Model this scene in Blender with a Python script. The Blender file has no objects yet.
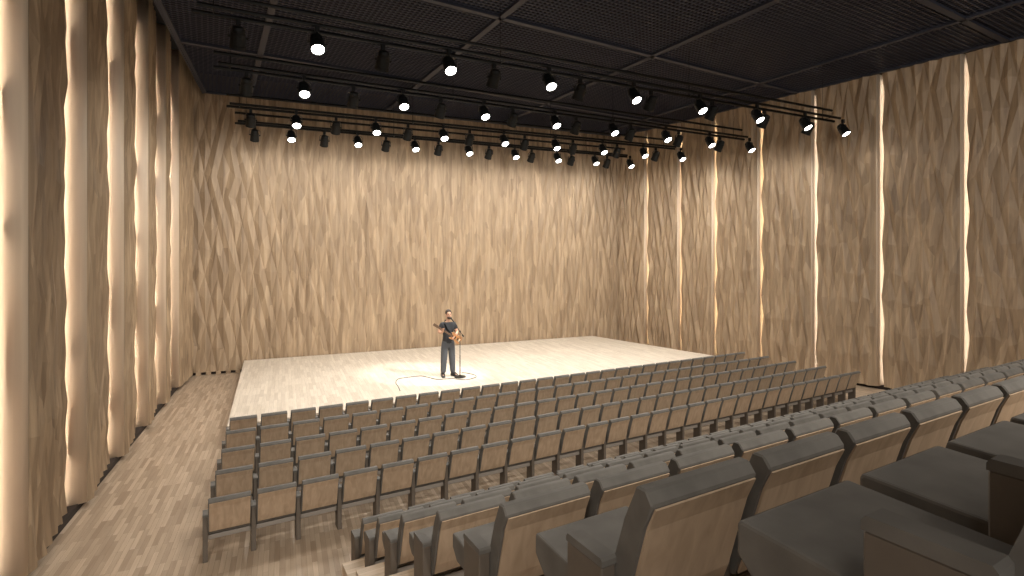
import bpy, bmesh, math, random
from mathutils import Vector, Matrix
random.seed(7)
C = bpy.context.scene.collection
R = math.radians
F = 530.0; HZ = 255.0; EYE = 3.7           # lens in pixels, horizon row, eye height
UX, UY = .8684, .4959                      # direction along the seat rows
VX, VY = -UY, UX                           # direction towards the stage

# ------------------------------------------------------------------ materials
def mat(name, base, rough=.6, metal=0, build=None, emit=None, estr=0):
    m = bpy.data.materials.new(name); m.use_nodes = True
    nt = m.node_tree; b = nt.nodes['Principled BSDF']
    b.inputs['Base Color'].default_value = (*base, 1)
    b.inputs['Roughness'].default_value = rough
    b.inputs['Metallic'].default_value = metal
    if emit:
        b.inputs['Emission Color'].default_value = (*emit, 1)
        b.inputs['Emission Strength'].default_value = estr
    if build: build(nt, b)
    return m
def N(nt, t, **kw):
    n = nt.nodes.new(t)
    for k, v in kw.items():
        if k.startswith('i_'): n.inputs[k[2:].replace('_', ' ')].default_value = v
        else: setattr(n, k, v)
    return n
def ramp(nt, fac, stops):
    r = nt.nodes.new('ShaderNodeValToRGB'); e = r.color_ramp.elements
    while len(e) < len(stops): e.new(.5)
    for q, (p, c) in zip(e, stops): q.position = p; q.color = (*c, 1)
    nt.links.new(fac, r.inputs[0]); return r.outputs[0]
def mixc(nt, a, b, fac, mode='MULTIPLY'):
    m = nt.nodes.new('ShaderNodeMix'); m.data_type = 'RGBA'; m.blend_type = mode
    if hasattr(fac, 'links'): nt.links.new(fac, m.inputs[0])
    else: m.inputs[0].default_value = fac
    nt.links.new(a, m.inputs[6]); nt.links.new(b, m.inputs[7]); return m.outputs[2]

def wood_build(c1, c2, sx, sz, rnd=False, bump=0):
    def f(nt, b):
        tc = N(nt, 'ShaderNodeTexCoord'); mp = N(nt, 'ShaderNodeMapping')
        mp.inputs['Scale'].default_value = (sx, sx, sz)
        src = tc.outputs['Object']
        if rnd:
            oi = N(nt, 'ShaderNodeObjectInfo'); ml = N(nt, 'ShaderNodeMath', operation='MULTIPLY'); ml.inputs[1].default_value = 37
            nt.links.new(oi.outputs['Random'], ml.inputs[0])
            va = N(nt, 'ShaderNodeVectorMath', operation='ADD'); nt.links.new(src, va.inputs[0]); nt.links.new(ml.outputs[0], va.inputs[1]); src = va.outputs[0]
        nt.links.new(src, mp.inputs[0])
        n1 = N(nt, 'ShaderNodeTexNoise'); n1.inputs['Scale'].default_value = 1; n1.inputs['Detail'].default_value = 6; n1.inputs['Distortion'].default_value = .6
        nt.links.new(mp.outputs[0], n1.inputs['Vector'])
        col = ramp(nt, n1.outputs['Fac'], [(.3, c1), (.7, c2)])
        nt.links.new(col, b.inputs['Base Color'])
        if bump:
            bp = N(nt, 'ShaderNodeBump'); bp.inputs['Strength'].default_value = bump; bp.inputs['Distance'].default_value = .004
            nt.links.new(n1.outputs['Fac'], bp.inputs['Height']); nt.links.new(bp.outputs[0], b.inputs['Normal'])
    return f
def plank_build(rot, c1, c2, L=.9, W=.085):
    def f(nt, b):
        tc = N(nt, 'ShaderNodeTexCoord'); mp = N(nt, 'ShaderNodeMapping')
        mp.inputs['Rotation'].default_value = (0, 0, rot)
        nt.links.new(tc.outputs['Object'], mp.inputs[0])
        br = N(nt, 'ShaderNodeTexBrick'); br.offset = .37; br.offset_frequency = 3; br.squash = 1
        br.inputs['Scale'].default_value = 1; br.inputs['Mortar Size'].default_value = .0012
        br.inputs['Brick Width'].default_value = L; br.inputs['Row Height'].default_value = W
        br.inputs['Color1'].default_value = (*c1, 1); br.inputs['Color2'].default_value = (*c2, 1); br.inputs['Mortar'].default_value = (*[x*.6 for x in c1], 1)
        nt.links.new(mp.outputs[0], br.inputs['Vector'])
        mp2 = N(nt, 'ShaderNodeMapping'); mp2.inputs['Scale'].default_value = (1.2, 14, 1)
        nt.links.new(mp.outputs[0], mp2.inputs[0])
        n1 = N(nt, 'ShaderNodeTexNoise'); n1.inputs['Scale'].default_value = 2.2; n1.inputs['Detail'].default_value = 5
        nt.links.new(mp2.outputs[0], n1.inputs['Vector'])
        g = ramp(nt, n1.outputs['Fac'], [(.25, (.88, .86, .84)), (.75, (1.06, 1.06, 1.06))])
        nt.links.new(mixc(nt, br.outputs['Color'], g, 1.0), b.inputs['Base Color'])
    return f
def fabric_build(nt, b):
    tc = N(nt, 'ShaderNodeTexCoord'); n = N(nt, 'ShaderNodeTexNoise'); n.inputs['Scale'].default_value = 9; n.inputs['Detail'].default_value = 8
    nt.links.new(tc.outputs['Object'], n.inputs['Vector'])
    nt.links.new(ramp(nt, n.outputs['Fac'], [(.3, (.112, .103, .090)), (.7, (.155, .143, .126))]), b.inputs['Base Color'])
def shell_build(nt, b):
    tc = N(nt, 'ShaderNodeTexCoord'); n = N(nt, 'ShaderNodeTexNoise'); n.inputs['Scale'].default_value = 5; n.inputs['Detail'].default_value = 4
    nt.links.new(tc.outputs['Object'], n.inputs['Vector'])
    nt.links.new(ramp(nt, n.outputs['Fac'], [(.3, (.115, .094, .074)), (.7, (.15, .124, .10))]), b.inputs['Base Color'])

def relief_build(nt, b):
    wood_build((.28, .198, .125), (.46, .34, .22), 11, .45)(nt, b)
    # each carved strip is cut from a board of its own tone
    src = b.inputs['Base Color'].links[0].from_socket
    tc = N(nt, 'ShaderNodeTexCoord'); mp = N(nt, 'ShaderNodeMapping'); mp.inputs['Scale'].default_value = (3.2, 3.2, .55)
    nt.links.new(tc.outputs['Object'], mp.inputs[0])
    vo = N(nt, 'ShaderNodeTexVoronoi'); vo.inputs['Scale'].default_value = 2.2; nt.links.new(mp.outputs[0], vo.inputs['Vector'])
    bw = N(nt, 'ShaderNodeRGBToBW'); nt.links.new(vo.outputs['Color'], bw.inputs[0])
    g = ramp(nt, bw.outputs[0], [(.2, (.80, .78, .76)), (.8, (1.12, 1.12, 1.12))])
    nt.links.new(mixc(nt, src, g, 1.0), b.inputs['Base Color'])
LEFT_ROT = -math.atan2(1, -.428)            # planks run along the left wall
M = {}
M['relief'] = mat('carved_oak', (.4, .28, .17), .55, build=relief_build)
M['reveal'] = mat('pale_oak', (.6, .45, .3), .5, build=wood_build((.62, .49, .36), (.72, .58, .44), 12, .35))
M['plinth'] = mat('dark_plinth', (.03, .02, .015), .8)
M['back'] = mat('wall_board', (.16, .11, .07), .8)
M['floor'] = mat('oak_parquet', (.5, .4, .3), .42, build=plank_build(LEFT_ROT, (.33, .245, .17), (.53, .42, .31), .5, .06))
M['stage'] = mat('stage_parquet', (.7, .6, .5), .4, build=plank_build(LEFT_ROT, (.60, .53, .44), (.74, .67, .57), .7, .08))
M['step'] = mat('step_oak', (.5, .4, .3), .5, build=plank_build(-math.atan2(UY, UX), (.46, .34, .22), (.60, .46, .32)))
M['fabric'] = mat('charcoal_fabric', (.09, .08, .07), .75, build=fabric_build)
M['shell'] = mat('taupe_panel', (.11, .09, .075), .55, build=shell_build)
M['oak'] = mat('oak_veneer', (.45, .3, .18), .45, build=wood_build((.36, .26, .172), (.48, .355, .245), 22, 1.6, rnd=True))
M['beam'] = mat('seat_beam', (.26, .23, .20), .5)
M['mesh'] = mat('black_mesh', (.050, .055, .082), .4, .2)
M['slab'] = mat('black_slab', (.012, .012, .015), .9)
M['frame'] = mat('ceiling_frame_grey', (.034, .038, .056), .5, .1)
M['rail'] = mat('black_rail', (.004, .004, .004), .4, .5)
M['can'] = mat('black_lamp', (.006, .007, .007), .5, .3)
M['yoke'] = mat('yoke_metal', (.05, .05, .05), .35, .7)
M['lens'] = mat('lamp_glow', (1, 1, 1), .3, emit=(1, .97, .92), estr=14)
M['led_w'] = mat('led_white', (1, 1, 1), .3, emit=(1, .90, .77), estr=34)
M['led_y'] = mat('led_yellow', (1, 1, 1), .3, emit=(1, .80, .52), estr=18)
M['led_r'] = mat('led_neutral', (1, 1, 1), .3, emit=(1, .93, .84), estr=17)
M['skin'] = mat('skin', (.52, .30, .20), .5)
M['hair'] = mat('dark_hair', (.035, .022, .015), .6)
M['shirt'] = mat('dark_shirt', (.022, .023, .027), .8)
M['trouser'] = mat('slate_trousers', (.075, .08, .09), .85)
M['shoe'] = mat('black_shoe', (.008, .008, .008), .4)
M['guitar'] = mat('amber_guitar', (.42, .20, .08), .3)
M['neck'] = mat('guitar_neck', (.10, .055, .03), .4)
M['black'] = mat('black_metal', (.01, .01, .01), .35, .4)
M['cream'] = mat('guitar_cream', (.7, .6, .45), .4)

# ------------------------------------------------------------------ mesh helpers
def link(name, bm, m, parent=None, smooth=False, recalc=True):
    me = bpy.data.meshes.new(name)
    if recalc: bmesh.ops.recalc_face_normals(bm, faces=bm.faces)
    bm.to_mesh(me); bm.free()
    for x in (m if isinstance(m, (list, tuple)) else [m]): me.materials.append(x)
    if smooth:
        for p in me.polygons: p.use_smooth = True
    o = bpy.data.objects.new(name, me); C.objects.link(o)
    if parent: o.parent = parent
    return o
def struct(o): o['kind'] = 'structure'; return o
def thing(name, label, cat, loc=(0, 0, 0), rz=0, group=None):
    o = bpy.data.objects.new(name, None); C.objects.link(o); o.empty_display_size = .1
    o.location = loc; o.rotation_euler = (0, 0, rz); o['label'] = label; o['category'] = cat
    if group: o['group'] = group
    return o
def tag(o, label, cat, group=None):
    o['label'] = label; o['category'] = cat
    if group: o['group'] = group
    return o
def box(bm, x0, x1, y0, y1, z0, z1, bev=0, seg=1):
    vs = [bm.verts.new(p) for p in ((x0,y0,z0),(x1,y0,z0),(x1,y1,z0),(x0,y1,z0),(x0,y0,z1),(x1,y0,z1),(x1,y1,z1),(x0,y1,z1))]
    fs = [bm.faces.new([vs[i] for i in q]) for q in ((0,3,2,1),(4,5,6,7),(0,1,5,4),(1,2,6,5),(2,3,7,6),(3,0,4,7))]
    if bev:
        es = list({e for f in fs for e in f.edges})
        bmesh.ops.bevel(bm, geom=es, offset=bev, segments=seg, affect='EDGES', profile=.5)
def prism(bm, poly, x0, x1, bev=0, seg=1):
    """poly in (y,z), extruded along x"""
    a = [bm.verts.new((x0, y, z)) for y, z in poly]; b = [bm.verts.new((x1, y, z)) for y, z in poly]
    n = len(poly); fs = [bm.faces.new(a[::-1]), bm.faces.new(b)]
    for i in range(n): fs.append(bm.faces.new((a[i], a[(i+1) % n], b[(i+1) % n], b[i])))
    if bev: bmesh.ops.bevel(bm, geom=list({e for f in fs for e in f.edges}), offset=bev, segments=seg, affect='EDGES', profile=.5)
def slab(bm, poly, z0, z1):
    a = [bm.verts.new((x, y, z0)) for x, y in poly]; b = [bm.verts.new((x, y, z1)) for x, y in poly]
    n = len(poly); bm.faces.new(a[::-1]); bm.faces.new(b)
    for i in range(n): bm.faces.new((a[i], a[(i+1) % n], b[(i+1) % n], b[i]))
def bar(bm, p, q, w, h=None):
    """a square bar from p to q, w wide and h high"""
    p = Vector(p); q = Vector(q); d = (q-p).normalized(); h = h or w
    up = Vector((0, 0, 1)) if abs(d.z) < .95 else Vector((1, 0, 0))
    s = d.cross(up).normalized(); t = s.cross(d).normalized()
    vs = []
    for c in (p, q):
        for a, b in ((-1,-1),(1,-1),(1,1),(-1,1)): vs.append(bm.verts.new(c+s*a*w/2+t*b*h/2))
    for f in ((0,1,2,3),(7,6,5,4),(0,4,5,1),(1,5,6,2),(2,6,7,3),(3,7,4,0)): bm.faces.new([vs[i] for i in f])
def tube(bm, pts, r, n=8, cap=True):
    pts = [Vector(p) for p in pts]; rs = r if isinstance(r, (list, tuple)) else [r]*len(pts); rings = []
    for i, p in enumerate(pts):
        d = (pts[min(i+1, len(pts)-1)]-pts[max(i-1, 0)]).normalized()
        up = Vector((0, 0, 1)) if abs(d.z) < .9 else Vector((1, 0, 0))
        s = d.cross(up).normalized(); t = s.cross(d)
        rings.append([bm.verts.new(p+(s*math.cos(2*math.pi*k/n)+t*math.sin(2*math.pi*k/n))*rs[i]) for k in range(n)])
    for a, b in zip(rings, rings[1:]):
        for k in range(n): bm.faces.new((a[k], a[(k+1) % n], b[(k+1) % n], b[k]))
    if cap: bm.faces.new(rings[0][::-1]); bm.faces.new(rings[-1])
def lathe(bm, prof, n=16, mtx=Matrix()):
    rings = [[bm.verts.new(mtx @ Vector((r*math.cos(2*math.pi*k/n), r*math.sin(2*math.pi*k/n), z))) for k in range(n)] for r, z in prof]
    for a, b in zip(rings, rings[1:]):
        for k in range(n): bm.faces.new((a[k], a[(k+1) % n], b[(k+1) % n], b[k]))
    bm.faces.new(rings[0][::-1]); bm.faces.new(rings[-1])
def ground(x, y, h):
    """point on the level plane h below the eye that the photo shows at (x, y)"""
    Y = h*F/(y-HZ); return Vector(((x-512)/F*Y, Y))

# ------------------------------------------------------------------ room shell
CZ = 8.7
LW = lambda Y: -6.216-.428*(Y-7.75)
RW = lambda Y: 20.41-.711*Y
A = Vector((-9.75, 16.15)); B = Vector((4.55, 22.35))
LN = Vector((LW(-2.5), -2.5)); RN = Vector((RW(5.0), 5.0)); RN2 = Vector((RW(5.0)+1.0, -2.5))
out_l = Vector((-.919, -.394)); out_r = Vector((.815, .579)); out_b = Vector((-(B-A).y, (B-A).x)).normalized()

def ext(p, q, e):
    d = (q-p).normalized(); return p-d*e, q+d*e
def wall(name, p, q, out, gap=.36, th=.2):
    p, q = ext(p, q, .5)
    bm = bmesh.new(); slab(bm, [p+out*gap, q+out*gap, q+out*(gap+th), p+out*(gap+th)], -.05, CZ+.7)
    return struct(link(name, bm, M['back']))
wl = wall('wall_left', LN, A, out_l); wr = wall('wall_right', B, RN2 if False else RN, out_r); wb = wall('wall_back', A, B, out_b)

def relief(parent, P, Q, inn, depth, seed, w=.15, hr=.62, start=0, name='relief_panel', z0=.09, z1=CZ-.02, base=0.0, wavy=0):
    """carved panel of tall diamond facets between P and Q; inn points into the room"""
    rnd = random.Random(seed); L = (Q-P).length; nc = max(2, round(L/w)); nr = round((z1-z0)/(hr*.5)); d = (Q-P)/L
    bm = bmesh.new(); g = []
    for j in range(nc+1):
        col = []
        ph = rnd.uniform(-.12, .12)
        for k in range(nr+1):
            hi = (j+k) % 2
            dep = depth*((.62+.38*rnd.random()) if hi else .28*rnd.random())
            if j == start: dep = 0
            t = j/nc*L
            if 0 < j < nc: t += rnd.uniform(-.14, .14)*w
            if j == nc and wavy: dep = .25*dep+.01; t += (wavy if k % 2 else -wavy)*rnd.uniform(.3, 1.6)
            z = z0+(z1-z0)*k/nr
            if 0 < k < nr: z += (ph+rnd.uniform(-.12, .12))*hr*.5
            p = P+d*t+inn*(base+dep)
            col.append(bm.verts.new((p.x, p.y, z)))
        g.append(col)
    for j in range(nc):
        for k in range(nr):
            a, b, c, e = g[j][k], g[j+1][k], g[j+1][k+1], g[j][k+1]
            if (j+k) % 2: fs = ((a, b, c), (a, c, e))     # a and c high: ridge
            else: fs = ((a, b, e), (b, c, e))
            if rnd.random() < .85:   # mostly tall diamonds, some ridges and ridges take turns
                fs = ((a, b, e), (b, c, e)) if (j+k) % 2 else ((a, b, c), (a, c, e))
            for f in fs: bm.faces.new(f)
    # solid: far side and rim
    th = .05
    for side, jj in ((0, 0), (1, nc)):
        col = g[jj]; pb = (P if side == 0 else Q)-inn*th
        bk = [bm.verts.new((pb.x, pb.y, v.co.z)) for v in col]
        for k in range(nr): bm.faces.new((col[k], col[k+1], bk[k+1], bk[k]))
        if side == 0: b0 = bk
        else: b1 = bk
    bm.faces.new([b0[0], b1[0], b1[-1], b0[-1]] if False else [b0[0]]+[b1[0]]+b1[1:]+b0[:0:-1])
    for k in (0, nr): bm.faces.new([b0[k]]+[g[j][k] for j in range(nc+1)]+[b1[k]])
    return link(name, bm, M['relief'], parent)

def teeth(parent, tips, fdir, inn, last, prev_tip, depth, seed, led, vis, top=CZ-.02):
    """saw-tooth wall: tips of the smooth fins from near to far; a carved panel leads from each tip to the next fin"""
    f = Vector(fdir).normalized()
    pts = [prev_tip]+tips
    for i, T in enumerate(pts):
        nxt = pts[i+1] if i+1 < len(pts) else None
        end = (nxt+f*vis) if nxt is not None else last
        d = (end-T).normalized(); end2 = end-d*(.13 if vis > .2 else .10) if nxt is not None else end
        nrm = Vector((-d.y, d.x))
        if nrm.dot(inn) < 0: nrm = -nrm
        relief(parent, T, end2, nrm, depth, seed+i, hr=1.5, wavy=(.07 if vis > .2 else .035) if nxt is not None else 0, z1=top)
        if nxt is not None:
            n = Vector((-f.y, f.x))
            if n.dot(-nxt) < 0: n = -n                      # towards the eye side
            bm = bmesh.new()
            K = 10; fr = []
            for k in range(K+1):
                s = k/K*(vis+.28); bul = .02*math.sin(math.pi*min(1, s/(vis+.05)))
                fr.append(nxt+f*s+n*bul)
            vs = [[bm.verts.new((p.x, p.y, z)) for p in fr] for z in (.09, top)]
            bk = [[bm.verts.new((p.x-n.x*.06, p.y-n.y*.06, z)) for p in (fr[0], fr[-1])] for z in (.09, top)]
            for k in range(K): bm.faces.new((vs[0][k], vs[0][k+1], vs[1][k+1], vs[1][k]))
            for z in (0, 1): bm.faces.new(vs[z]+[bk[z][1], bk[z][0]])
            bm.faces.new((bk[0][0], bk[0][1], bk[1][1], bk[1][0]))
            bm.faces.new((vs[0][0], bk[0][0], bk[1][0], vs[1][0])); bm.faces.new((vs[0][-1], bk[0][1], bk[1][1], vs[1][-1]))
            o = link('smooth_reveal', bm, M['reveal'], parent, smooth=False)
            for p in o.data.polygons[:K]: p.use_smooth = True
            # the light strip hides behind the edge of the carved panel
            c = (end2-d*.035-nrm*.085) if vis > .2 else (end2-d*.085-nrm*.10)
            bm = bmesh.new(); bar(bm, (c.x, c.y, .12), (c.x, c.y, CZ-.1), .022)
            link('light_strip', bm, led if not callable(led) else led(i), parent)

TL = [ (86.9,508), (126.3,460.7), (148.9,429.9), (166.8,406.6), (180,390.4) ]
tipsL = [Vector((LW(Y), Y)) for Y in (5.98, 7.75, 9.53, 11.23, 12.9, 14.48)]
f_l = Vector((-.428, 1)).normalized()*-.333+out_l*.948
teeth(wl, tipsL, f_l, -out_l, A+Vector((.0, -.02)), Vector((LW(4.2), 4.2)), .085, 10, M['led_w'], .25, CZ+.58)
relief(wl, LN, Vector((LW(4.2), 4.2))+f_l*.25, -out_l, .085, 30, hr=1.5)
d_r = Vector((-.579, .815)); f_r = d_r*-.333+out_r*.948
def rtip(x): Y = 20.41/(.711+(x-512)/F); return Vector((RW(Y), Y))
tipsR = [rtip(x) for x in (960, 876, 811, 757, 711.5, 677, 644)]
teeth(wr, tipsR, f_r, -out_r, B+Vector((-.02, 0)), rtip(1075), .11, 50, lambda i: M['led_r'] if i < 3 else M['led_y'], .12)
relief(wr, RN, rtip(1075)+f_r*.12, -out_r, .075, 80, hr=1.5)
# far wall in three butted lengths
for i in range(3):
    p = A.lerp(B, i/3)+out_b*.06; q = A.lerp(B, (i+1)/3)+out_b*.06
    relief(wb, p, q, -out_b, .075, 90+i, w=.165, hr=1.55, start=-1, z1=CZ+.58)
bm = bmesh.new()
for p, q, o in ((LN, A, out_l), (A, B, out_b), (B, RN, out_r)):
    slab(bm, [p+o*.12, q+o*.12, q+o*.34, p+o*.34], 0, .10)
pl = struct(link('baseboard_recess', bm, M['plinth']))
bm = bmesh.new(); dd = (B-A).normalized(); q = .1
while q < 3.2:
    p = A+dd*q+out_b*.0; slab(bm, [p-out_b*.02, p+dd*.13-out_b*.02, p+dd*.13+out_b*.1, p+out_b*.1], 0, .10); q += .27
link('foot_block', bm, M['relief'], pl)

bm = bmesh.new(); slab(bm, [LN-Vector((3, 0)), RN2+Vector((4, 0)), RN+Vector((3, 0)), B+Vector((3, 2)), A+Vector((-3, 2))], -.15, 0)
struct(link('floor', bm, M['floor']))
bm = bmesh.new(); slab(bm, [LN-Vector((1, 0)), RN2+Vector((1, 0)), RN+Vector((1, 0)), B+Vector((1, 1)), A+Vector((-1, 1))], CZ+.6, CZ+.72)
ceil = struct(link('ceiling', bm, M['slab']))

# ceiling mesh: crossing bars clipped to the room outline
LS = -out_l*.27      # on the left the mesh stops short of the wall
room = [LN+LS, RN2, RN, B, A+(B-A).normalized()*.29]
def clip(p, q, poly=room):
    t0, t1 = 0.0, 1.0; d = q-p; n = len(poly)
    for i in range(n):
        a, b = poly[i], poly[(i+1) % n]; e = b-a; nn = Vector((-e.y, e.x))   # inside is left
        num = nn.dot(p-a); den = nn.dot(d)
        if abs(den) < 1e-9:
            if num < 0: return None
            continue
        t = -num/den
        if den > 0: t0 = max(t0, t)
        else: t1 = min(t1, t)
    if t1-t0 < .002: return None
    return p+d*t0, p+d*t1
u2 = Vector((UX, UY)); v2 = Vector((VX, VY))
U = lambda u, v: u2*u+v2*v
bm = bmesh.new(); s = -8.0
while s < 26:
    c = clip(U(-20, s), U(30, s))
    if c: bar(bm, (*c[0], CZ+.035), (*c[1], CZ+.035), .022, .02)
    s += .11
link('wire_mesh', bm, M['mesh'], ceil)
bm = bmesh.new(); s = -14.0
while s < 22:
    c = clip(U(s, -20), U(s, 30))
    if c: bar(bm, (*c[0], CZ+.055), (*c[1], CZ+.055), .034, .02)
    s += .11
link('wire_mesh', bm, M['mesh'], ceil)
bm = bmesh.new()
for v in (.24, 5.02, 9.81, 14.6, 19.4):
    c = clip(U(-20, v), U(30, v)); c and bar(bm, (*c[0], CZ), (*c[1], CZ), .13, .06)
for u in (-7.5, -3.2, 1.1, 5.33, 9.64, 13.9, 18.2):
    c = clip(U(u, -20), U(u, 30)); c and bar(bm, (*c[0], CZ), (*c[1], CZ), .13, .06)
for i in range(5):
    a, b = room[i], room[(i+1) % 5]
    n = Vector((-(b-a).y, (b-a).x)).normalized()*.05
    bar(bm, (*(a+n), CZ-.0), (*(b+n), CZ-.0), .1, .06)
link('ceiling_frame', bm, M['frame'], ceil)

bm = bmesh.new(); bar(bm, (*room[0], CZ+.08), (*room[4], CZ+.08), .04, .26); link('edge_strip', bm, M['frame'], ceil)

# ------------------------------------------------------------------ stage
sBL = Vector((-8.44, 16.70)); sFL = Vector((-5.54, 10.30)); sFR = Vector((6.79, 17.35)); sBR = Vector((3.30, 21.79))
st = thing('stage', 'low pale oak stage platform in front of the carved far wall', 'stage')
bm = bmesh.new(); slab(bm, [sFL, sFR, sBR, sBL], .34, .376); link('stage_deck', bm, M['stage'], st)
def inset(pts, e):
    c = sum(pts, Vector((0, 0)))/4; return [p+(c-p).normalized()*e for p in pts]
bm = bmesh.new(); slab(bm, inset([sFL, sFR, sBR, sBL], .05), 0, .34); link('stage_riser', bm, M['back'], st)

# ------------------------------------------------------------------ tiered platforms
rows_rear = {}   # key: (x0, y0, h, c, n)
REAR = [('first', 361.7, 518.2, 2.90, .279/5.84, 29), ('second', 377.3, 516.9, 2.51, .279/5.08, 29), ('third', 400.7, 514.0, 2.03, .279/4.157, 28),
        ('fourth', 436.3, 510.3, 1.573, .0865, 21), ('fifth', 499, 503, 1.103, .1224, 14), ('sixth', 635.5, 485.3, .64, .1882, 7)]
VP_S, VP_L = 1371.0, 1440.0
def row_points(x0, y0, h, c, n, vl=VP_L):
    """where n+1 seat edges stand on a level line, from the spacing the photo shows"""
    out = []
    for s in range(n+1):
        x = (x0+s*VP_S*c)/(1+s*c); y = y0+(HZ-y0)*(x-x0)/(vl-x0)
        out.append(ground(x, y, h))
    return out
lev = []
for nm, x0, y0, h, c, n in REAR:
    lev.append((ground(x0, y0, h), EYE-h-.8))
pG = Vector((.737, .668)); lev.append((pG, EYE-.19-.8))
for i in range(1, 7):
    p, z = lev[i]; u0 = p.dot(u2)-.16; v1 = p.dot(v2)+.79
    v0 = (lev[i+1][0].dot(v2)+.79) if i < 6 else -2.2
    poly = []
    L0 = U(u0, v0); L1 = U(u0, v1)
    r0 = clip(U(-1, v0), U(40, v0)); r1 = clip(U(-1, v1), U(40, v1))
    q0 = r0[1]-u2*.3; q1 = r1[1]-u2*.3
    bm = bmesh.new(); slab(bm, [L0, q0, q1, L1], 0, z)
    struct(link('floor_tier', bm, M['step']))

# ------------------------------------------------------------------ auditorium chair
PITCH = .48
def make_chair():
    t = thing('auditorium_chair', 'x', 'chair')
    W = PITCH-.062
    # upholstered backrest: leaning, concave in front
    prof = [(-.040, .80), (.0, .80), (.045, .69), (.09, .555), (.115, .44), (.12, .36), (.07, .36), (.042, .44), (.006, .57), (-.030, .69), (-.066, .765)]
    bm = bmesh.new(); prism(bm, prof, 0, W, .006, 1); bk = link('backrest', bm, M['fabric'], t)
    # oak panel on the rear face
    rear = [(-.066, .752), (-.036, .685), (-.002, .57), (.034, .44), (.060, .37), (.066, .375), (.045, .44), (.010, .575), (-.025, .69), (-.056, .757)]
    bm = bmesh.new(); prism(bm, rear, .012, W-.006); o = link('back_panel', bm, M['oak'], bk); o['label'] = 'oak veneer panel'
    # cushion with a chamfered front underside
    cu = [(.10, .41), (.52, .43), (.528, .42), (.528, .355), (.47, .30), (.14, .305), (.10, .33)]
    bm = bmesh.new(); prism(bm, cu, .002, W-.002, .008, 2); link('seat_cushion', bm, M['fabric'], t)
    bm = bmesh.new(); box(bm, 0, W+.006, .13, .24, .245, .30, .004); link('seat_beam', bm, M['beam'], t)
    add_side(t, -.052, 'side_panel')
    return t
def side_meshes():
    bm = bmesh.new(); box(bm, 0, .05, .08, .25, 0, .545, .004)
    a = link('side_panel', bm, M['shell'])
    bm = bmesh.new(); prism(bm, [(.078, .545), (.252, .545), (.252, .56), (.245, .570), (.085, .570), (.078, .562)], -.001, .051)
    b = link('arm_pad', bm, M['fabric'])
    return a, b
sideA, sideB = side_meshes()
first_side = [True]
def add_side(t, x, _):
    if first_side[0]: a, b = sideA, sideB; first_side[0] = False
    else: a, b = sideA.copy(), sideB.copy(); C.objects.link(a); C.objects.link(b)
    a.parent = t; a.location = (x, 0, 0); b.parent = a; b.location = (0, 0, 0); return a
def dup(root):
    r = root.copy(); C.objects.link(r)
    for ch in list(root.children):
        c = ch.copy(); C.objects.link(c); c.parent = r
        for g in ch.children:
            d = g.copy(); C.objects.link(d); d.parent = c
    return r
proto = make_chair(); used = [False]
ORD = ['first','second','third','fourth','fifth','sixth','seventh','eighth','ninth','tenth','eleventh','twelfth','thirteenth','fourteenth','fifteenth','sixteenth','seventeenth','eighteenth','nineteenth','twentieth','twenty-first','twenty-second','twenty-third','twenty-fourth','twenty-fifth','twenty-sixth','twenty-seventh','twenty-eighth','twenty-ninth','thirtieth']
def place(pts, i, z, label, group, last):
    if not used[0]: o = proto; used[0] = True
    else: o = dup(proto)
    d = pts[i+1]-pts[i]
    o.location = (pts[i].x, pts[i].y, z); o.rotation_euler = (0, 0, math.atan2(d.y, d.x)); o.scale = (d.length/PITCH, 1, 1)
    o['label'] = label; o['category'] = 'chair'; o['group'] = group
    return o
jobs = []
FRONT = [('front', 229.5, 417.8, 744, 351.5, 'beside the stage edge'), ('second', 225.6, 431, 767.8, 355.6, ''), ('third', 221.3, 449, 794.7, 360.3, ''),
         ('fourth', 215.3, 470.5, 824.8, 365.3, ''), ('fifth', 208, 498.5, 858.3, 370.5, '')]
for nm, xl, yl, xr, yr, _ in FRONT:
    h = 2.9; n = 29; xr += 1.0
    c = (xr-xl)/(n*(VP_S-xr)); vl = xl+(yl-HZ)*(xr-xl)/(yl-yr)
    pts = row_points(xl, yl, h, c, n, vl)
    for i in range(n):
        if i == 0: lb = 'oak-backed chair at the left aisle end of the %s row before the stage' % nm
        elif i == n-1: lb = 'oak-backed chair at the far right end of the %s row before the stage' % nm
        elif i < 15: lb = 'oak-backed charcoal chair, %s from the left aisle, %s row before stage' % (ORD[i], nm)
        else: lb = 'oak-backed charcoal chair, %s from the right end, %s row before stage' % (ORD[n-1-i], nm)
        jobs.append((pts, i, 0, lb, 'chairs in the five rows before the stage', i == n-1))
tier = ['floor row', 'second row', 'third row', 'fourth row', 'fifth row', 'sixth row']
for k, (nm, x0, y0, h, c, n) in enumerate(REAR):
    pts = row_points(x0, y0, h, c, n)
    z = EYE-h-.8
    for i in range(n):
        if i == 0: lb = 'oak-backed charcoal seat at the aisle end of the %s of tiers' % (tier[k])
        else: lb = 'oak-backed seat, %s from the aisle, %s of tiers' % (ORD[i], tier[k])
        jobs.append((pts, i, z, lb, 'chairs in the rear tiered block', i == n-1))
pts = [pG+u2*(PITCH*i) for i in range(6)]
names = ['broad charcoal seat cushion nearest the viewer at bottom of the photo', 'charcoal cushion second in the nearest row, right of the foremost arm panel',
         'charcoal cushion third along the nearest row, by the right edge of the photo', 'charcoal cushion fourth along the nearest row, cut by the right edge', 'charcoal cushion fifth along the nearest row, furthest right']
for i in range(5): jobs.append((pts, i, lev[6][1], names[i], 'chairs in the rear tiered block', i == 4))
ends = []
for j in jobs:
    o = place(*j)
    if j[5]: ends.append(o)
for o in ends: add_side(o, PITCH-.052, '')

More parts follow.
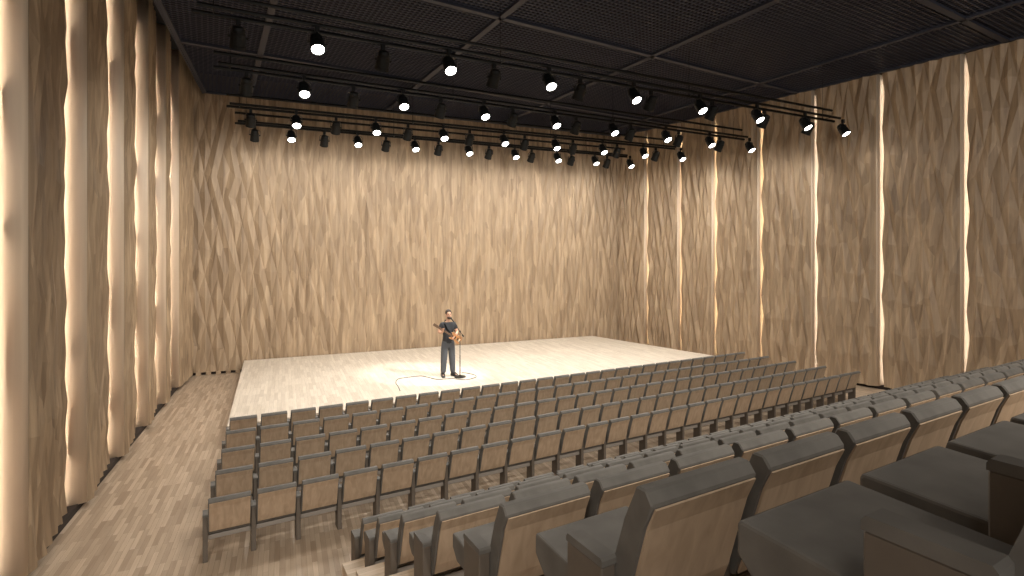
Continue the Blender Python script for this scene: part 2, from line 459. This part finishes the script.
# ------------------------------------------------------------------ lighting rails and lamps
RZ = EYE+3.8; HR = 3.8
def up(x, y): Y = HR*F/(HZ-y); return Vector(((x-512)/F*Y, Y))
RAILS = [('nearest', (191.6, 10.5), (834, 121.5)), ('second', (213.5, 66.8), (744, 139.5)), ('third', (226.5, 106), (674.8, 149)), ('furthest', (234.8, 123), (627, 157))]
ONS = [[317,449,549,634,700,757,805,843], [304,403,484,555,613,666,709.8,749.6], [296.3,376,443.4,504,555.5,602.7,643.5,681], [291.3,357.7,415,468.7,515,557.3,595,630]]
OFFS = [[238,383,494,580,651,712,764,808.7], [246.4,353.4,440.8,513,576,630.4,678.6,719.8], [250.8,336,408,469.7,524.6,573,617,655.8], [254.8,324.5,386,438.5,489,531.6,571.4,607]]
def rail_point(a, b, x):
    k = (x-512)/F; d = b-a; t = (k*a.y-a.x)/(d.x-k*d.y); return a+d*t
def make_lamp(lit):
    t = thing('stage_spotlight', 'x', 'spotlight')
    bm = bmesh.new(); box(bm, -.035, .035, -.035, .035, -.06, .045, .006); tube(bm, [(0, 0, -.06), (0, 0, -.10)], .016); link('rail_clamp', bm, M['can'], t)
    bm = bmesh.new()
    pts_ = [(-.14, 0, -.24), (-.142, 0, -.13), (-.11, 0, -.09), (.11, 0, -.09), (.142, 0, -.13), (.14, 0, -.24)]
    for a, b in zip(pts_, pts_[1:]): bar(bm, a, b, .035, .008)
    link('yoke', bm, M['yoke'], t)
    tilt = R(33)
    mt = Matrix.Translation((0, 0, -.24)) @ Matrix.Rotation(tilt, 4, 'X')   # beam leans towards local +y
    mt2 = mt
    bm = bmesh.new()
    prof = [(.045, .17), (.085, .155), (.10, .12), (.10, .07), (.112, .065), (.112, .0), (.116, -.01), (.118, -.12), (.125, -.13), (.125, -.175), (.105, -.175), (.100, -.15)]
    lathe(bm, prof, 18, mt2)
    for s in (-1, 1):
        tube(bm, [mt2 @ Vector((s*.10, 0, 0)), mt2 @ Vector((s*.15, 0, 0))], .02)
    bd = link('lamp_body', bm, M['can'], t)
    bm = bmesh.new(); lathe(bm, [(.101, -.150), (.101, -.160), (.07, -.166), (.02, -.168)], 18, mt2)
    o = link('lens', bm, M['lens'], bd); o['label'] = 'bright glowing lens'
    return t
lampA = make_lamp(True); ufirst = [True]
rail_names = ['nearest lighting rail', 'second lighting rail', 'third lighting rail', 'furthest lighting rail']
cols = []
for ri, (nm, pl_, pr_) in enumerate(RAILS):
    a, b = up(*pl_), up(*pr_); d = (b-a).normalized(); nrm = Vector((-d.y, d.x)); ang = math.atan2(d.y, d.x)
    lb = ['longest black triple lighting rail, nearest the viewer, under the ceiling mesh', 'black triple lighting rail, second from the viewer',
          'black lighting rail third from the viewer, against the top of the far wall', 'black lighting rail furthest from the viewer, lowest against the far wall'][ri]
    t = thing('lighting_rail', lb, 'lighting rail', (a.x, a.y, RZ), ang, 'lighting rails under the ceiling')
    L = (b-a).length; r = .034
    for (y, z, e0, e1) in ((0, 0, 0, 0), (-.30, -.0, .1, -.2), (-.0, .30, .0, -.1)):
        bm = bmesh.new(); tube(bm, [(e0, y, z), (L+e1, y, z)], r, 8); link('rail_tube', bm, M['rail'], t)
    for q in range(4):
        x = .3+(L-.8)*q/3
        bm = bmesh.new(); bar(bm, (x, 0, 0), (x, -.3, 0), .014); bar(bm, (x, 0, 0), (x, 0, .3), .014); link('spacer_bracket', bm, M['rail'], t)
        bm = bmesh.new(); tube(bm, [(x, 0, .3), (x, 0, CZ-RZ-.03)], .005, 5); link('hanger_wire', bm, M['rail'], t)
    for lit, xs in ((True, ONS[ri]), (False, OFFS[ri])):
        for i, x in enumerate(xs):
            p = rail_point(a-nrm*.30, b-nrm*.30, x) if lit else rail_point(a, b, x)
            if ufirst[0]: o = lampA; ufirst[0] = False
            else: o = dup(lampA)
            zz = RZ-.06
            aim = -v2 if lit else v2
            o.location = (p.x, p.y, zz); o.rotation_euler = (0, 0, math.atan2(aim.y, aim.x)-math.pi/2)
            who = 'leftmost' if i == 0 else ('rightmost' if i == 7 else ORD[i]+' from the left')
            if lit: o['label'] = 'glowing black spotlight, %s of the lit ones on the %s' % (who, rail_names[ri])
            else: o['label'] = 'dark black spotlight, %s of the unlit ones on the %s' % (who, rail_names[ri])
            o['category'] = 'spotlight'; o['group'] = 'spotlights on the lighting rails'
            ld = bpy.data.lights.new('spot_beam', 'SPOT'); ld.spot_size = R((150, 150, 168, 170)[ri] if not lit else 110); ld.spot_blend = 1; ld.shadow_soft_size = .1
            ld.energy = (215, 225, 105, 62)[ri] if not lit else (200 if i < 6 else 50)
            ld.color = (1, .95, .88)
            lo = bpy.data.objects.new('spot_beam', ld); C.objects.link(lo)
            dr = Vector((aim.x*math.sin(R(33)), aim.y*math.sin(R(33)), -math.cos(R(33))))
            pos = Vector((p.x, p.y, zz-.24))+dr*.20
            if ri == 0 and not lit and i == 4:            # this one follows the singer
                ld.energy = 3400; ld.spot_size = R(20); ld.shadow_soft_size = .05; ld.spot_blend = .5; tg = ground(448, 376, EYE-.376); dr = (Vector((tg.x, tg.y, 1.1))-pos).normalized()
            lo.location = pos; lo.rotation_euler = dr.to_track_quat('-Z', 'Y').to_euler()

# ------------------------------------------------------------------ performer
SZ = .376
PP = ground(448, 376, EYE-SZ); TH = R(24)
def skin(name, verts, edges, m, parent, root=0, sub=2):
    me = bpy.data.meshes.new(name); me.from_pydata([v[:3] for v in verts], edges, [])
    me.materials.append(m); o = bpy.data.objects.new(name, me); C.objects.link(o); o.parent = parent
    md = o.modifiers.new('Skin', 'SKIN'); md.use_smooth_shade = True
    for i, v in enumerate(verts):
        r = v[3]; me.skin_vertices[0].data[i].radius = r if isinstance(r, tuple) else (r, r)
        me.skin_vertices[0].data[i].use_root = (i == root)
    s = o.modifiers.new('Sub', 'SUBSURF'); s.levels = sub; s.render_levels = sub
    return o
person = thing('person', 'person in dark shirt and slate trousers singing and holding a guitar', 'person', (PP.x, PP.y, SZ), TH)
# joints: local +x is image right, -y faces the audience
Vt = [(0,0,.98,(.125,.085)), (0,.0,1.10,(.135,.10)), (0,.0,1.24,(.15,.105)), (0,.0,1.39,(.16,.10)), (0,0,1.47,(.10,.075)), (0,-.005,1.53,.052), (.01,-.01,1.575,.055),
      # head chain
      (.015,-.02,1.64,(.070,.082)), (.015,-.01,1.72,(.078,.092)), (.015,-.005,1.785,(.055,.068)),
      # his right arm (image left) up to the neck of the guitar
      (-.17,0,1.42,.058), (-.26,.0,1.22,.044), (-.235,-.22,1.235,.032), (-.23,-.27,1.265,.026),
      # his left arm down to the strings
      (.17,0,1.42,.058), (.255,-.03,1.19,.044), (.13,-.22,1.12,.032), (.10,-.25,1.10,.026),
      # legs
      (-.085,.0,.88,.07), (-.12,-.02,.50,.062), (-.14,.0,.10,.042), (-.15,-.02,.045,.038), (-.17,-.16,.03,.032),
      (.085,.0,.88,.07), (.10,-.05,.50,.062), (.13,-.03,.10,.042), (.135,-.05,.045,.038), (.20,-.18,.03,.032)]
E = [(0,1),(1,2),(2,3),(3,4),(4,5),(5,6),(6,7),(7,8),(8,9),(3,10),(10,11),(11,12),(12,13),(3,14),(14,15),(15,16),(16,17),(0,18),(18,19),(19,20),(20,21),(21,22),(0,23),(23,24),(24,25),(25,26),(26,27)]
# hands: palm plus five fingers in the same continuous mesh
def hand(root, p, palm, fingers):
    b = len(Vt); Vt.append((*palm, .030)); E.append((root, b))
    for f in fingers:
        q = b
        for (x, y, z, r) in f:
            Vt.append((x, y, z, r)); E.append((q, len(Vt)-1)); q = len(Vt)-1
hand(13, None, (-.232, -.295, 1.31), [[(-.262,-.30,1.325,.010),(-.275,-.33,1.335,.008)], [(-.245,-.30,1.345,.010),(-.25,-.335,1.36,.009),(-.245,-.355,1.35,.008)], [(-.228,-.30,1.35,.010),(-.230,-.335,1.365,.009),(-.228,-.357,1.352,.008)],
     [(-.212,-.30,1.348,.010),(-.212,-.335,1.36,.009),(-.212,-.355,1.348,.008)], [(-.198,-.30,1.335,.009),(-.196,-.33,1.347,.008)]])
hand(17, None, (.075, -.285, 1.095), [[(.085,-.30,1.125,.011),(.075,-.32,1.14,.009)], [(.05,-.305,1.11,.010),(.03,-.315,1.10,.009)], [(.045,-.307,1.095,.010),(.022,-.317,1.083,.009)], [(.045,-.305,1.08,.010),(.022,-.315,1.068,.009)], [(.05,-.30,1.065,.009),(.03,-.308,1.053,.008)]])
body = skin('body', Vt, E, M['skin'], person)
# face: nose, dark eyes, mouth on the front of the head
bm = bmesh.new()
lathe(bm, [(.004, .03), (.011, .0), (.016, -.028), (.006, -.036)], 8, Matrix.Translation((.018, -.112, 1.69)) @ Matrix.Rotation(R(-14), 4, 'X'))
link('nose', bm, M['skin'], body, True)
for s in (-1, 1):
    bm = bmesh.new(); bmesh.ops.create_uvsphere(bm, u_segments=10, v_segments=6, radius=.012, matrix=Matrix.Translation((.017+s*.031, -.092, 1.706))); link('eye', bm, M['black'], body, True)
    bm = bmesh.new(); bmesh.ops.create_uvsphere(bm, u_segments=10, v_segments=8, radius=.026, matrix=Matrix.Translation((.015+s*.078, .0, 1.69)) @ Matrix.Diagonal((.35, .7, 1.2, 1))); link('ear', bm, M['skin'], body, True)
bm = bmesh.new(); bmesh.ops.create_uvsphere(bm, u_segments=12, v_segments=8, radius=.024, matrix=Matrix.Translation((.018, -.09, 1.635)) @ Matrix.Diagonal((1, .5, .35, 1))); link('mouth', bm, mat('lips', (.25, .09, .07), .5), body, True)
bm = bmesh.new(); bmesh.ops.create_uvsphere(bm, u_segments=20, v_segments=14, radius=1, matrix=Matrix.Translation((.015, .018, 1.735)) @ Matrix.Diagonal((.088, .102, .098, 1)))
for v in list(bm.verts):
    if v.co.y < -.045 and v.co.z < 1.765: v.co.y = -.045+(v.co.y+.045)*.1
    if v.co.z < 1.66: v.co.z = 1.66-(1.66-v.co.z)*.4
link('hair', bm, M['hair'], person, True)
bm = bmesh.new(); bmesh.ops.create_uvsphere(bm, u_segments=14, v_segments=10, radius=1, matrix=Matrix.Translation((.016, -.052, 1.607)) @ Matrix.Diagonal((.058, .052, .045, 1)))
link('beard', bm, M['hair'], person, True)
sh = skin('shirt', [(0,0,.84,(.175,.128)), (0,0,.95,(.178,.130)), (0,0,1.10,(.152,.117)), (0,0,1.24,(.165,.12)), (0,0,1.39,(.172,.115)), (0,0,1.475,(.10,.08)), (-.175,0,1.425,.072), (-.232,0,1.29,.064), (.175,0,1.425,.072), (.232,-.02,1.27,.064)],
          [(0,1),(1,2),(2,3),(3,4),(4,5),(4,6),(6,7),(4,8),(8,9)], M['shirt'], person)
tr = skin('trousers', [(0,0,1.06,(.150,.112)), (0,0,.97,(.163,.120)), (-.088,.0,.86,.118), (-.12,-.02,.50,.093), (-.14,.0,.07,.078), (.088,.0,.86,.118), (.10,-.05,.50,.093), (.13,-.03,.07,.078)],
          [(0,1),(1,2),(2,3),(3,4),(1,5),(5,6),(6,7)], M['trouser'], person)
for (x, y, a) in ((-.15, -.0, R(-8)), (.14, -.03, R(24))):
    bm = bmesh.new()
    prism(bm, [(.07, 0), (.075, .05), (.05, .12), (-.02, .12), (-.06, .075), (-.17, .05), (-.20, .025), (-.20, 0)], -.048, .048, .015, 2)
    bmesh.ops.transform(bm, matrix=Matrix.Translation((x, y, 0)) @ Matrix.Rotation(a, 4, 'Z'), verts=bm.verts)
    link('shoe', bm, M['shoe'], person, True)

# guitar, held: built along its own axis then tilted
gt = thing('guitar', 'amber electric guitar held by the performer, neck raised to the left', 'guitar', (PP.x, PP.y, SZ), TH)
gm = Matrix.Translation((.12, -.27, 1.05)) @ Matrix.Rotation(R(-31), 4, 'Y') @ Matrix.Rotation(R(8), 4, 'Z')
# in guitar space x runs from tail (+) to head (-), z is width, y is thickness
def gpart(name, fn, m, parent):
    bm = bmesh.new(); fn(bm)
    bmesh.ops.transform(bm, matrix=gm.inverted() @ gm @ Matrix.Identity(4), verts=bm.verts)
    bmesh.ops.transform(bm, matrix=Matrix.Translation((.13, -.255, 1.075)) @ Matrix.Rotation(R(33), 4, 'Y'), verts=bm.verts)
    return link(name, bm, m, parent)
def gbody(bm):
    out = []
    half = [(.18, .0), (.175, .06), (.135, .105), (.08, .112), (.03, .085), (-.02, .075), (-.08, .092), (-.14, .095), (-.17, .07), (-.13, .05), (-.11, .03)]
    pts = half+[(x, -z) for x, z in half[::-1] if z > .031]+[(-.11, -.03)]
    a = [bm.verts.new((x, -.022, z)) for x, z in pts]; b = [bm.verts.new((x, .022, z)) for x, z in pts]
    bm.faces.new(a); bm.faces.new(b[::-1])
    for i in range(len(pts)): bm.faces.new((a[i], b[i], b[(i+1) % len(pts)], a[(i+1) % len(pts)]))
gb = gpart('guitar_body', gbody, M['guitar'], gt)
gn = gpart('guitar_neck', lambda bm: box(bm, -.60, -.06, -.038, -.012, -.026, .026, .005), M['neck'], gt)
gpart('headstock', lambda bm: prism(bm, [(-.034, -.03), (-.034, .04), (-.014, .04), (-.014, -.03)], -.74, -.595, .004), M['neck'], gt)
gpart('pickup', lambda bm: (box(bm, -.03, -.005, -.032, -.02, -.04, .04), box(bm, .05, .075, -.032, -.02, -.04, .04)), M['black'], gb)
gpart('bridge', lambda bm: box(bm, .11, .135, -.034, -.02, -.04, .04), M['cream'], gb)
def strap(bm):
    P_ = [(.24, -.22, 1.0), (.26, -.02, 1.12), (.17, .125, 1.32), (.0, .10, 1.50), (-.10, .0, 1.535), (-.13, -.10, 1.46), (-.09, -.16, 1.32), (-.02, -.24, 1.22)]
    a = []
    for i, p in enumerate(P_):
        d = (Vector(P_[min(i+1, 7)])-Vector(P_[max(i-1, 0)])).normalized(); o = Vector((p[0], p[1], 0))-Vector((0, 0, 0)); o.z = 0
        s = d.cross(o.normalized()).normalized()*.024
        a.append((bm.verts.new(Vector(p)+s), bm.verts.new(Vector(p)-s)))
    for p, q in zip(a, a[1:]): bm.faces.new((p[0], q[0], q[1], p[1]))
    bmesh.ops.solidify(bm, geom=bm.faces[:], thickness=.005)
bm = bmesh.new(); strap(bm); link('strap', bm, M['black'], gt)

# microphone stand
PS = ground(460, 377.2, EYE-SZ)
ms = thing('microphone_stand', 'thin black microphone stand with round base beside the performer', 'microphone stand', (PS.x, PS.y, SZ))
bm = bmesh.new(); lathe(bm, [(.155, 0), (.16, .012), (.15, .028), (.03, .045), (.02, .07)], 28); link('round_base', bm, M['black'], ms, False)
bm = bmesh.new(); tube(bm, [(0, 0, .05), (0, 0, .60)], .013, 10); tube(bm, [(0, 0, .58), (0, 0, 1.24)], .009, 10); link('pole', bm, M['black'], ms)
bm = bmesh.new(); tube(bm, [(.10, .0, 1.10), (-.20, .05, 1.53)], .008, 8); tube(bm, [(.10, 0, 1.10), (.06, .007, 1.155)], .020, 8); link('boom_arm', bm, M['black'], ms)
bm = bmesh.new(); bmesh.ops.create_uvsphere(bm, u_segments=10, v_segments=8, radius=.026, matrix=Matrix.Translation((.0, .015, 1.243))); link('clutch_knob', bm, M['black'], ms)
mic = thing('microphone', 'black handheld microphone on the stand at the singer\'s mouth', 'microphone', (PS.x-.20, PS.y+.05, SZ+1.53))
bm = bmesh.new(); tube(bm, [(.03, -.005, -.03), (-.04, .005, .055)], [.013, .02], 10); link('handle', bm, M['black'], mic)
bm = bmesh.new(); bmesh.ops.create_uvsphere(bm, u_segments=12, v_segments=8, radius=.029, matrix=Matrix.Translation((-.05, .006, .068))); link('grille', bm, M['yoke'], mic)
# cable
px = [(400,390.8), (398,386.5), (396,383.6), (396.3,381), (399,378.9), (406,377.8), (414,376.7), (422,376.3), (430,378), (437,379.6), (445,379.2), (452,378.8), (459,379.6), (466,380), (472,378.8), (476,377.2), (475.5,375.6), (471,374.2), (466,373.2), (461,373)]
cp = [ground(x, y, EYE-SZ) for x, y in px]
cq = []
for a in range(len(cp)-1):
    p0, p1, p2, p3 = cp[max(a-1, 0)], cp[a], cp[a+1], cp[min(a+2, len(cp)-1)]
    for k in range(5):
        t = k/5; q = .5*((2*p1)+(p2-p0)*t+(2*p0-5*p1+4*p2-p3)*t*t+(3*p1-p0-3*p2+p3)*t*t*t); cq.append((q.x, q.y, SZ+.006))
bm = bmesh.new(); tube(bm, cq, .010, 6); co = link('microphone_cable', bm, M['black'])
tag(co, 'thin black cable looping over the pale stage floor by the performer', 'cable')

# ------------------------------------------------------------------ world and added fill lights
w = bpy.data.worlds.new('world'); bpy.context.scene.world = w; w.use_nodes = True
bg = w.node_tree.nodes['Background']; bg.inputs[0].default_value = (1, .95, .89, 1); bg.inputs[1].default_value = .7
for u in (-2, 4, 10, 6):                       # unseen fill spots added behind the camera to brighten seats and walls
    ld = bpy.data.lights.new('fill_light', 'SPOT'); ld.energy = 1700; ld.spot_size = R(80); ld.spot_blend = 1; ld.shadow_soft_size = .9; ld.color = (1, .93, .84)
    lo = bpy.data.objects.new('fill_light', ld); C.objects.link(lo); p = U(u, -1.8); q = U(u+.5, 7.5)
    tz = .3
    if u == 6: q = Vector((10.5, 14)); tz = 4.0; ld.spot_size = R(60); ld.energy = 1300   # washes the right wall
    lo.location = (p.x, p.y, 7.6); lo.rotation_euler = (Vector((q.x, q.y, tz))-Vector(lo.location)).to_track_quat('-Z', 'Y').to_euler()

cam = bpy.data.cameras.new('camera'); cam.sensor_width = 36; cam.lens = F/1024*36; cam.shift_y = -(288-HZ)/1024; cam.clip_start = .02
co = bpy.data.objects.new('camera', cam); C.objects.link(co); co.location = (0, 0, EYE); co.rotation_euler = (R(90), 0, 0)
sc = bpy.context.scene; sc.camera = co
sc.view_settings.view_transform = 'Standard'; sc.view_settings.look = 'None'; sc.view_settings.gamma = 1; sc.view_settings.use_curve_mapping = False
sc.view_settings.exposure = .1
sc.cycles.use_denoising = True

# the hall stands square to its seat rows
turn = Matrix.Rotation(-math.atan2(UY, UX), 4, 'Z')
for o in list(bpy.context.scene.objects):
    if o.parent is None:
        o.location = turn @ o.location; o.rotation_euler = (turn.to_3x3() @ o.rotation_euler.to_matrix()).to_euler()
